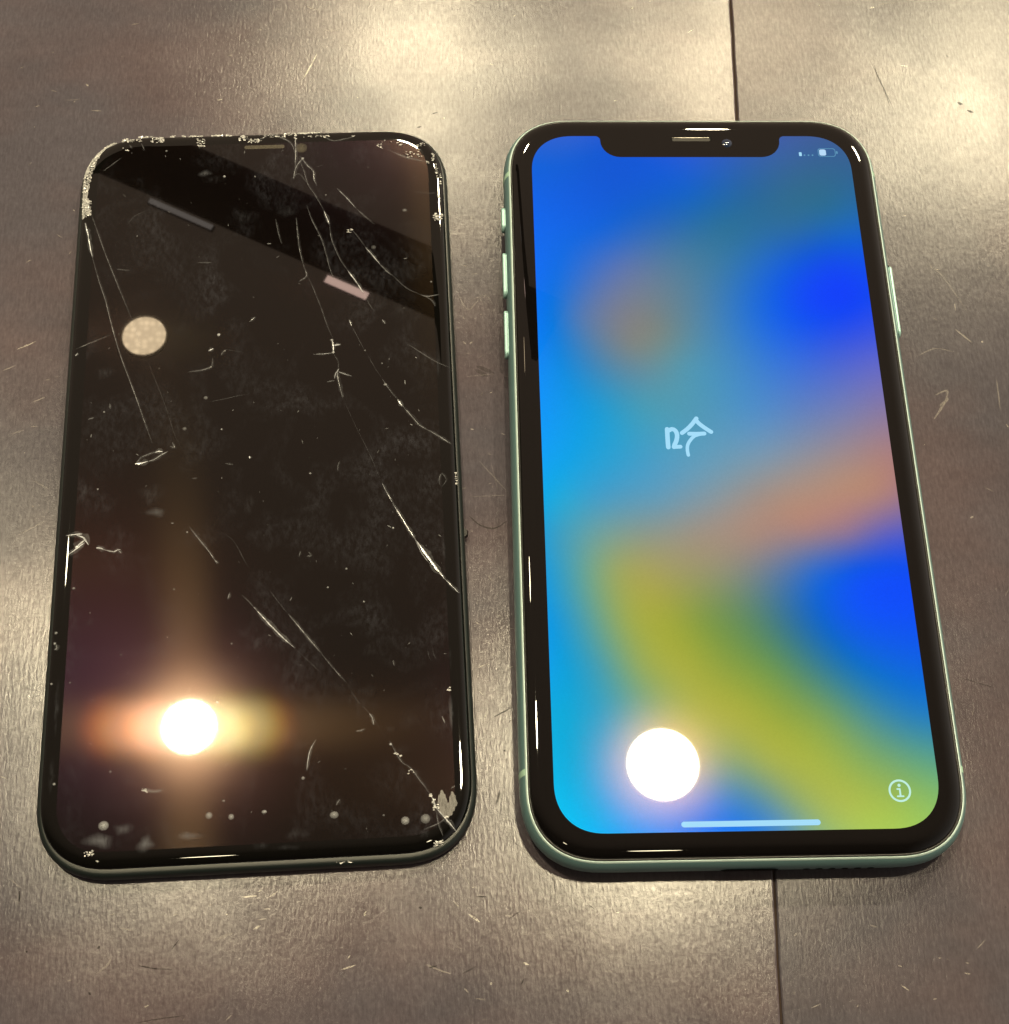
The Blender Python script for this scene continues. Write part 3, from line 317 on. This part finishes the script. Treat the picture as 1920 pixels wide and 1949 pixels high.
def inside(i, j):
    x, y = abs(v[j*(gx+1)+i][0])-(SW/2-8.6), abs(v[j*(gx+1)+i][1])-(SH/2-8.6)
    return x < 0 or y < 0 or (x**2.3+y**2.3) < 9.9**2.3
f = [(j*(gx+1)+i, (j+1)*(gx+1)+i, (j+1)*(gx+1)+i+1, j*(gx+1)+i+1) for j in range(gy) for i in range(gx)
     if inside(i, j) and inside(i+1, j) and inside(i, j+1) and inside(i+1, j+1)]
m, n, out = new_mat('lit_screen'); N = n.nodes.new; K = n.links.new
at = N('ShaderNodeAttribute'); at.attribute_name = 'tone'; p = N('ShaderNodeBsdfPrincipled')
p.inputs['Base Color'].default_value = (.002, .002, .002, 1); p.inputs['Roughness'].default_value = .015; p.inputs['Specular IOR Level'].default_value = .09
tcn = N('ShaderNodeTexCoord'); ns = N('ShaderNodeTexNoise'); ns.inputs['Scale'].default_value = 3200; ns.inputs['Detail'].default_value = 2
mr_ = N('ShaderNodeMapRange'); mr_.inputs[3].default_value = .89; mr_.inputs[4].default_value = 1.0
K(tcn.outputs['Object'], ns.inputs['Vector']); K(ns.outputs['Fac'], mr_.inputs[0]); K(mr_.outputs[0], p.inputs['Emission Strength'])
K(at.outputs['Color'], p.inputs['Emission Color'])
ad = N('ShaderNodeAddShader'); gl = N('ShaderNodeBsdfGlossy'); gl.inputs['Roughness'].default_value = .115; gl.inputs['Color'].default_value = (.0024, .0011, .0005, 1); gl.distribution = 'BECKMANN'
K(p.outputs[0], ad.inputs[0]); K(gl.outputs[0], ad.inputs[1]); K(ad.outputs[0], out.inputs[0])
scr = mesh('screen', v, f, m, phone, smooth=True, attr=[tuple(c) for c in Z])
# black bezel: frame with the screen-shaped opening and the notch
inner = sqc(SW, SH, 8.6, 0, 16, 2.3)
# cut the notch into the top edge (ccw order: the top edge runs from +x to -x between corner 1 and corner 2)
k = 17; top = inner[k-1][1]
def arc(cx, cy, r, a0, a1, n=8): return [(cx+r*math.cos(math.radians(a0+(a1-a0)*i/n)), cy+r*math.sin(math.radians(a0+(a1-a0)*i/n)), 0) for i in range(n+1)]
nd = 5.15; nw = 18.25
notch = arc(nw+1.0, top-1.0, 1.0, 90, 180, 5)+arc(nw-4.0, top-nd+4.0, 4.0, 0, -90)+arc(-nw+4.0, top-nd+4.0, 4.0, -90, -180)+arc(-nw-1.0, top-1.0, 1.0, 0, 90, 5)
inner = inner[:k]+notch+inner[k:]
outer = sqc(BW-8.4, BH-8.4, BE-4.2, 0, 18)
bm = bmesh.new(); edges = []
for loop in (outer, inner):
    vs = [bm.verts.new((x*MM, y*MM, 8.328*MM)) for x, y, _ in loop]
    edges += [bm.edges.new((vs[i], vs[(i+1) % len(vs)])) for i in range(len(vs))]
bmesh.ops.triangle_fill(bm, edges=edges, use_beauty=True)
for fa in bm.faces:
    if fa.normal.z < 0: fa.normal_flip()
me = bpy.data.meshes.new('bezel'); bm.to_mesh(me); bm.free(); me.materials.append(glassb)
o = bpy.data.objects.new('bezel', me); COL.objects.link(o); o.parent = phone
ZI = 8.345
ico = emit('screen_white', lin3(165, 222, 250), 1.0); icod = emit('screen_icon_dim', lin3(95, 150, 185), 1.0); icow = emit('screen_icon_white', lin3(185, 220, 250), 1.0)
icog = emit('screen_info', lin3(195, 240, 225), 1.0)
def capline(pts, w, z, mat, name, parent):
    v, f, a = ribbon(pts, w, z, taper=False); P_ = merge([(v, f, a), disc(*pts[0], w/2, w/2, z+.002, 14, 1, 1, 1), disc(*pts[-1], w/2, w/2, z+.004, 14, 1, 1, 1)])
    return mesh(name, P_[0], P_[1], mat, parent)
for i, (pts, w) in enumerate(STROKES): capline(pts, w, ZI+.006*i, ico, 'greeting_stroke', scr)
capline([[-11.0, -68.55], [11.2, -68.55]], .95, ZI, ico, 'home_bar', scr)
bat = ICON
cx_, cy_ = 27.7, 65.78
def rrect(x0, y0, x1, y1, r, n=5):
    return [(x, y) for x, y, _ in sqc(x1-x0, y1-y0, r, 0, n, 2, (x0+x1)/2, (y0+y1)/2)]
ro, ri = rrect(25.85, 64.75, 29.45, 66.8, .55), rrect(26.0, 64.9, 29.3, 66.65, .45)
n0 = len(ro); bt = mesh('battery_icon', [(x, y, ZI) for x, y in ro+ri], [(i, (i+1) % n0, n0+(i+1) % n0, n0+i) for i in range(n0)], icod, scr)
v, f = flat(rrect(26.13, 65.03, 27.5, 66.52, .38), ZI); mesh('battery_level', v, f, icow, scr)
v, f, a = disc(29.72, 65.78, .2, .38, ZI, 12, 1, 1, 1); mesh('battery_tip', v, f, icod, scr)
v, f = flat(rrect(21.95, 64.9, 22.52, 65.85, .18), ZI); mesh('signal_bar', v, f, ico, scr)
for x in (23.05, 23.87, 24.68):
    v, f, a = disc(x, 65.12, .19, .19, ZI, 12, 1, 1, 1); mesh('signal_dot', v, f, icod, scr)
(ix, iy), ir = INFO['c'], 1.72
ring = [[(ix+r*math.cos(t), iy+r*math.sin(t), ZI) for t in [2*math.pi*k/40 for k in range(40)]] for r in (ir+.17, ir-.17)]
v, f = loft(ring, False, False); mesh('info_ring', v, f, icog, scr)
capline([[ix-.4, iy+.28], [ix+.02, iy+.28]], .27, ZI, icog, 'info_stroke', scr); capline([[ix+.02, iy+.28], [ix+.02, iy-.92]], .3, ZI+.006, icog, 'info_stroke', scr)
capline([[ix-.48, iy-.93], [ix+.52, iy-.93]], .27, ZI+.012, icog, 'info_stroke', scr)
v, f, a = disc(ix-.02, iy+.9, .27, .27, ZI, 14, 1, 1, 1); mesh('info_dot', v, f, icog, scr)
# earpiece and front camera in the notch
rim = principled('earpiece_lip_highlight', (.5, .46, .4), .3, metal=.3)
grl = principled('earpiece_mesh', (.03, .028, .026), .7, metal=0, bump=(5000, .00003))
v, f, a = (lambda pl: (*flat(pl, 8.338), 0))(rrect(-3.95, 68.5, 4.5, 69.62, .56)); mesh('earpiece_slot', v, f, hole, phone)
v, f = flat(rrect(-3.6, 68.55, 4.15, 69.25, .33), 8.346); mesh('earpiece', v, f, grl, phone)
v, f, a = ribbon([(-3.6, 69.42), (4.15, 69.42)], .12, 8.346); mesh('earpiece_lip_highlight', v, f, rim, phone)  # pale ribbon paints the highlight on the slot's upper lip
lens = principled('camera_lens', (.01, .02, .05), .08, spec=1)
v, f, a = disc(7.5, 68.1, 1.0, 1.0, 8.338, 24, 1, 1, 4, .25); mesh('front_camera', v, f, lens, phone, smooth=True)

# ---------------------------------------------------------------- cracked black display
ANG = math.radians(2.0)
disp = thing('phone_screen', 'cracked black phone screen with chipped pale top corner, switched off', 'phone screen', (-84.0, .75, 0), ANG)
DW, DH, DE = 73.4, 147.9, 13.6
plas = principled('black_plastic_rim', (.010, .014, .014), .36, spec=.5)
dglass = principled('cracked_cover_glass', (.003, .0028, .0025), .02, spec=.55)
v, f = loft([sqc(DW+.5-2*d, DH+.9-2*d, DE+.3-d, z, cy=-.4) for d, z in ((.9, .15), (.3, .35), (.06, .8), (0, 1.5), (.05, 2.2), (.28, 2.75), (.7, 3.02), (.95, 3.06), (1.5, 3.06))]); mesh('rim', v, f, plas, disp, smooth=True)
v, f = loft([sqc(DW-2*d, DH-2*d, DE-d, z, 18) for d, z in ((.62, 2.6), (.62, 3.1), (.7, 3.3), (.9, 3.54), (1.2, 3.73), (1.6, 3.87), (2.05, 3.95), (2.6, 3.99), (3.2, 4.0), (3.8, 4.0))]); mesh('cover_glass', v, f, dglass, disp, smooth=True)
# lcd behind the glass: mirror-like, and its pixel grid diffracts lamp light into a coloured cross
m, n, out = new_mat('switched_off_lcd'); N = n.nodes.new; K = n.links.new
p = N('ShaderNodeBsdfPrincipled'); p.inputs['Base Color'].default_value = (.0026, .0020, .0018, 1); p.inputs['Roughness'].default_value = .018; p.inputs['Specular IOR Level'].default_value = .55
tcn = N('ShaderNodeTexCoord'); gm = N('ShaderNodeMapping'); gm.inputs['Scale'].default_value = (1100, 600, 1); gm.inputs['Rotation'].default_value = (0, 0, .6)
g1 = N('ShaderNodeTexNoise'); g1.inputs['Scale'].default_value = 1; g1.inputs['Detail'].default_value = 6; g1.inputs['Roughness'].default_value = .7
g2 = N('ShaderNodeTexNoise'); g2.inputs['Scale'].default_value = 75; g2.inputs['Detail'].default_value = 4; g2.inputs['Distortion'].default_value = .8
K(tcn.outputs['Object'], gm.inputs[0]); K(gm.outputs[0], g1.inputs['Vector']); K(tcn.outputs['Object'], g2.inputs['Vector'])
r1 = N('ShaderNodeMapRange'); r1.inputs[1].default_value = .42; r1.inputs[2].default_value = .75; r2 = N('ShaderNodeMapRange'); r2.inputs[1].default_value = .48; r2.inputs[2].default_value = .72
K(g1.outputs['Fac'], r1.inputs[0]); K(g2.outputs['Fac'], r2.inputs[0]); gq = N('ShaderNodeMath'); gq.operation = 'MULTIPLY'; K(r1.outputs[0], gq.inputs[0]); K(r2.outputs[0], gq.inputs[1])
gx_ = N('ShaderNodeMix'); gx_.data_type = 'RGBA'; gx_.inputs[6].default_value = (.0026, .0020, .0018, 1); gx_.inputs[7].default_value = (.024, .025, .031, 1)   # wiped-on grease and dust
K(gq.outputs[0], gx_.inputs[0]); K(gx_.outputs[2], p.inputs['Base Color'])
last = p.outputs[0]
def lobe(tx, ty, col, w, rough, aniso=0, rot=0):
    global last
    g = N('ShaderNodeBsdfAnisotropic'); g.inputs['Color'].default_value = tuple(c*w for c in col)+(1,); g.inputs['Roughness'].default_value = rough; g.distribution = 'BECKMANN'
    if aniso:
        g.inputs['Anisotropy'].default_value = aniso; g.inputs['Rotation'].default_value = rot
        tg = N('ShaderNodeTangent'); tg.direction_type = 'UV_MAP'; tg.uv_map = 'UVMap'; K(tg.outputs[0], g.inputs['Tangent'])
    if tx or ty:
        c = N('ShaderNodeCombineXYZ'); nv = Vector((tx, ty, 1)).normalized()
        nv = Matrix.Rotation(ANG, 3, 'Z') @ nv
        for i in range(3): c.inputs[i].default_value = nv[i]
        K(c.outputs[0], g.inputs['Normal'])
    a = N('ShaderNodeAddShader'); K(last, a.inputs[0]); K(g.outputs[0], a.inputs[1]); last = a.outputs[0]
lobe(0, 0, (1, .66, .50), .0022, .12)
lobe(0, 0, (.9, .40, .50), .0009, .17)
lobe(.034, -.012, (.40, .14, .62), .0006, .19)
lobe(.03, -.05, (.6, .16, .10), .0004, .19)
lobe(0, 0, (1, .62, .36), .00034, .135, .68, 0)
lobe(0, 0, (1, .66, .40), .0005, .135, .68, .25)
lobe(.002, 0, (.9, .64, .32), .00028, .16, .68, 0)
lobe(0, 0, (1, .45, .20), .0003, .21, .70, .25)
for s in (-1, 1):
    for k, w in ((1, .0005), (2, .00023)):
        lobe(s*.0125*k*.86, 0, (.05, .15, 1), w*.45, .06); lobe(s*.0125*k, 0, (.25, 1, .1), w*(.5 if s > 0 else .85), .07); lobe(s*.0125*k*1.15, 0, (1, .12, .03), w*(1.15 if s > 0 else .7), .07)
K(last, out.inputs[0])
lv = sqc(66.3, 141.2, 8.6, 4.012, 14, 2.3); lcd = mesh('lcd_panel', lv, [tuple(range(len(lv)))], m, disp)
uv = lcd.data.uv_layers.new(name='UVMap')
for l in lcd.data.loops:
    c = lcd.data.vertices[l.vertex_index].co; uv.data[l.index].uv = (c.x*5, c.y*5)
ZC = 4.03
crackm = tone_mat('crack_face_and_haze', (.70, .73, .80), .22, 1.0, noise=(900, 900, .28, 0, .25), gloss=1.0)
for pts, w, b in CRACKS:  # one faint diagonal entry paints a reflected band on the glass
    v, f, a = ribbon(pts, w*.64, ZC, b*(.88 if b > .5 else .58), jitter=.6, hz=.02)
    if b > .2: v, f, a = merge([(v, f, a), ribbon([(x+.08, y) for x, y in pts], w*3.2, ZC-.004, b*.055, jitter=.5)])  # wide faint ribbon paints the light scattered beside the fracture
    mesh('crack_and_haze', v, f, crackm, disp, attr=a)
shardm = principled('crushed_glass', (.50, .50, .50), .2, spec=1.0)
def edge_z(x, y):
    d = min(DW/2-abs(x), DH/2-abs(y)); ax, ay = abs(x)-(DW/2-DE), abs(y)-(DH/2-DE)
    if ax > 0 and ay > 0: d = DE-(ax**2.45+ay**2.45)**(1/2.45)
    return float(np.interp(d, [.3, .42, .5, .72, 1.05, 1.5, 2, 2.6, 3.2], [2.9, 3.05, 3.24, 3.5, 3.7, 3.86, 3.95, 3.99, 4.0]))
def shards(spots, name, size, k=None):
    V, F = [], []
    for x, y in spots:
        s = size*rng.uniform(.35, 1.25); z = edge_z(x, y)+.06; t0 = rng.uniform(0, 6.28); b = len(V); nn = rng.choice([3, 4])
        tx, ty = rng.gauss(0, .28), rng.gauss(0, .28)
        for i in range(nn):
            t = t0+2*math.pi*i/nn+rng.uniform(-.4, .4); r = s*rng.uniform(.5, 1); dx, dy = r*math.cos(t), r*math.sin(t)
            V.append((x+dx*1.3, y+dy*.75, z+.03+tx*dx+ty*dy))
        V.append((x, y, z-.15)); F.append(tuple(range(b, b+nn)))
        for i in range(nn): F.append((b+i, b+nn, b+(i+1) % nn))
    o = mesh(name, V, F, shardm, disp)
    return o
for cx, cy, w, h, n_s in SHARDS:
    shards([(cx+rng.uniform(-.5, .5)*w, cy+rng.uniform(-.5, .5)*h) for _ in range(int(n_s*1.15))], 'glass_chips', .27)
So, Si = [np.array(q) for q in STRIP[0]], [np.array(q) for q in STRIP[1]]
spots = []
for _ in range(700):
    t = rng.uniform(0, len(So)-1.001); i = int(t); fr = t-i; u = rng.uniform(.0, 1)
    a_, b_ = So[i]*(1-fr)+So[i+1]*fr, Si[i]*(1-fr)+Si[i+1]*fr; wob = rng.uniform(.85, 1.1)
    q = a_+(b_-a_)*u*wob; spots.append(tuple(q))
bv = []; bt_ = []  # pale bed under the crumbs
for k in range(90):
    t = k/89*(len(So)-1.001); i = int(t); fr = t-i; a_, b_ = So[i]*(1-fr)+So[i+1]*fr, Si[i]*(1-fr)+Si[i+1]*fr
    b_ = a_+(b_-a_)*rng.uniform(.75, 1.15)
    for q in (a_, b_): bv.append((q[0], q[1], edge_z(*q)+.05+rng.uniform(0, .06))); bt_.append(rng.uniform(.55, .95))
mesh('crushed_glass_bed', bv, [(2*k, 2*k+1, 2*k+3, 2*k+2) for k in range(89)], tone_mat('crushed_bed', (.42, .42, .42), .5, 1), disp, attr=bt_)
o = shards(spots, 'crushed_corner', .21); o['label'] = 'band of crushed pale glass round one corner'
fanm = tone_mat('delaminated_glass', (.44, .43, .42), .5, .42, noise=(2500, 700, .3, .2, .3))
c_ = np.mean(np.array(FAN), 0)
v = [(x, y, ZC+.01) for x, y in FAN]; mesh('delaminated_patch', v, [tuple(reversed(range(len(v))))], fanm, disp, attr=[1]*len(v))
dustm = tone_mat('dust_speck', (.62, .64, .68), .4, 1.0)
for x, y, r, b in DROPS:
    v, f, a = disc(x, y, r*rng.uniform(.8, 1.05), r*rng.uniform(.7, 1), ZC+.01, 14, b*.75, b*.2, 3, r*.2)
    a[1:15] = [c*rng.uniform(.6, 1.2) for c in a[1:15]]; mesh('dust_speck', v, f, dustm, disp, attr=a, smooth=True)
smm = tone_mat('finger_grease', (.50, .53, .62), .55, .26, noise=(3500, 420, .30, .7, .3), gloss=.3)
smm2 = tone_mat('finger_smear', (.50, .53, .64), .55, .17, noise=(1500, 500, .40, -.5, .08), gloss=.3)
for i, (x, y, rx, ry, b) in enumerate(SMUDGE):
    v, f, a = disc(x, y, rx*1.2, ry*1.2, ZC-.012, 28, b, 0, 6)
    ph = rng.uniform(0, 6)
    v = [(vx+(vx-x)*.28*math.sin(3*math.atan2(vy-y, vx-x)+ph), vy+(vy-y)*.22*math.sin(2*math.atan2(vy-y, vx-x)+ph*2), vz+.0008*i) for vx, vy, vz in v]
    a = [c**1.25 for c in a]
    mesh('smudge', v, f, smm if b > .45 else smm2, disp, attr=a)
parts = []
for i in range(240):
    x = rng.uniform(-33.5, 33.5); y = rng.uniform(-70.5, 70.5); r = rng.choice([.05, .07, .1])*rng.uniform(.7, 1.5); l = r if rng.random() < .6 else r*rng.uniform(3, 9); th = rng.uniform(0, 3.14)
    parts.append(ribbon([(x, y), (x+l*math.cos(th)+.01, y+l*math.sin(th))], r*1.5, ZC+.02, rng.uniform(.05, .3)))
V, F, A = merge(parts); mesh('fine_dust', V, F, dustm, disp, attr=A, kind='stuff')
earg = tone_mat('dusty_earpiece', (.30, .27, .2), .7, .55, noise=(2500, 2500, .3, 0, .4))
v, f = flat(rrect(SPK[0][0], SPK[0][1]-.65, SPK[1][0], SPK[1][1]+.5, .5), ZC+.006); mesh('earpiece', v, f, earg, disp, attr=[.45]*len(v))
v, f, a = disc(CAMH[0], CAMH[1], 1.15, 1.15, ZC+.006, 24, .42, .22, 4, .0); mesh('camera_window', v, f, earg, disp, attr=a)
# small torn tab on the long side
mesh('torn_tab', [(36.6, -17.2, 1.4), (37.6, -16.4, 1.3), (37.7, -15.4, 1.3), (36.6, -14.8, 1.4), (36.7, -17.0, 2.3), (37.4, -16.3, 2.2), (37.4, -15.5, 2.2), (36.7, -15.0, 2.3)],
     [(0, 3, 2, 1), (4, 5, 6, 7), (0, 1, 5, 4), (1, 2, 6, 5), (2, 3, 7, 6)], gask, disp)

# ---------------------------------------------------------------- lamps and beam overhead
can = principled('lamp_can', (.03, .028, .025), .5)
HZ = 2000
def spot(x, y, r, L, label, mat=None, z=HZ, col=(1, .86, .56)):
    t = thing('spotlight', label, 'lamp', (x, y, z), group='spotlights above the table')
    mt = mat or emit('lamp_glow', col, L)
    v = [(r*math.cos(a), r*math.sin(a), 0) for a in [2*math.pi*i/64 for i in range(64)]]
    mesh('lamp_face', v, [tuple(reversed(range(64)))], mt, t)
    rr = [[(q*math.cos(a), q*math.sin(a), h) for a in [2*math.pi*i/48 for i in range(48)]] for q, h in ((r+.5, -.3), (r+3, -1), (r+4, 3), (r+3, 8), (10, 12))]
    v, f = loft(rr, True, False); mesh('lamp_can', v, [tuple(reversed(q)) for q in f], can, t, smooth=False)
    return t
m, n, out = new_mat('honeycomb_louvre'); N = n.nodes.new; K = n.links.new
t_ = N('ShaderNodeTexCoord'); vo = N('ShaderNodeTexVoronoi'); vo.inputs['Scale'].default_value = 82; vo.inputs['Randomness'].default_value = .55
r_ = N('ShaderNodeMapRange'); r_.inputs[1].default_value = .1; r_.inputs[2].default_value = .6; r_.inputs[3].default_value = 19; r_.inputs[4].default_value = 12.5
e_ = N('ShaderNodeEmission'); e_.inputs[0].default_value = (1, .76, .47, 1)
K(t_.outputs['Object'], vo.inputs['Vector']); K(vo.outputs['Distance'], r_.inputs[0]); K(r_.outputs[0], e_.inputs[1]); K(e_.outputs[0], out.inputs[0])
spot(-480, 453, 41, 1250, 'bright spotlight mirrored low on the cracked black screen')
spot(282, 378, 58, 640, 'bright spotlight mirrored low on the lit phone screen')
spot(-607, 1175, 39, 0, 'dim honeycomb spotlight mirrored high on the cracked black screen', m)
spot(-90, 1720, 48, 820, 'spotlight whose glow falls on the table behind and between the phones')
spot(470, 1790, 44, 700, 'spotlight whose glow falls on the table seam behind the lit phone')
spot(1010, 1740, 70, 1000, 'spotlight whose glow falls on the far corner of the table')
spot(-930, 760, 45, 170, 'added spotlight that lightens the table left of the cracked screen')  # extra lamp, added to lighten the table's left side
spot(-420, -620, 45, 70, 'weak spotlight behind the photographer, glinting in the near edge of the cracked screen')
spot(260, -640, 45, 70, 'weak spotlight behind the photographer, glinting in the near edge of the lit phone')
bd = Vector((656, -332, 0)).normalized(); bn = Vector((-bd.y, bd.x, 0)); bc = Vector((-397, 1372, HZ))
beam = thing('ceiling_beam', 'dark beam overhead, mirrored as a slanting band in the cracked screen', 'beam', bc, math.atan2(bd.y, bd.x))
bmat = principled('beam_black', (.004, .004, .005), .7, spec=.1)
def box(x0, x1, y0, y1, z0, z1): 
    return ([(x, y, z) for z in (z0, z1) for x, y in ((x0, y0), (x1, y0), (x1, y1), (x0, y1))],
            [(3, 2, 1, 0), (4, 5, 6, 7), (0, 1, 5, 4), (1, 2, 6, 5), (2, 3, 7, 6), (3, 0, 4, 7)])
v, f = box(-1500, 560, 0, 132, 0, 10); mesh('beam_body', v, f, bmat, beam)
def strip(u0, u1, w, mat, label):
    a = thing('strip_light', label, 'lamp', bc+bd*u0, math.atan2(bd.y, bd.x))
    v, f = box(0, u1-u0, -w-12, -11, -3, -1); mesh('tube', v, f, mat, a)
    v, f = box(-2, u1-u0+2, -w-13, -10, -.9, 6); mesh('tray', v, f, bmat, a)
ub = lambda x, y: (Vector((x, y, HZ))-bc).dot(bd)
strip(ub(-274, 1310), ub(-198, 1270), 14, emit('strip_pink', (1, .68, .56), 9.5), 'short pinkish strip light beside the dark beam')
strip(ub(-612, 1480), ub(-488, 1425), 9, emit('strip_grey', (1, .88, .78), 1.7), 'dim grey strip light beside the dark beam')
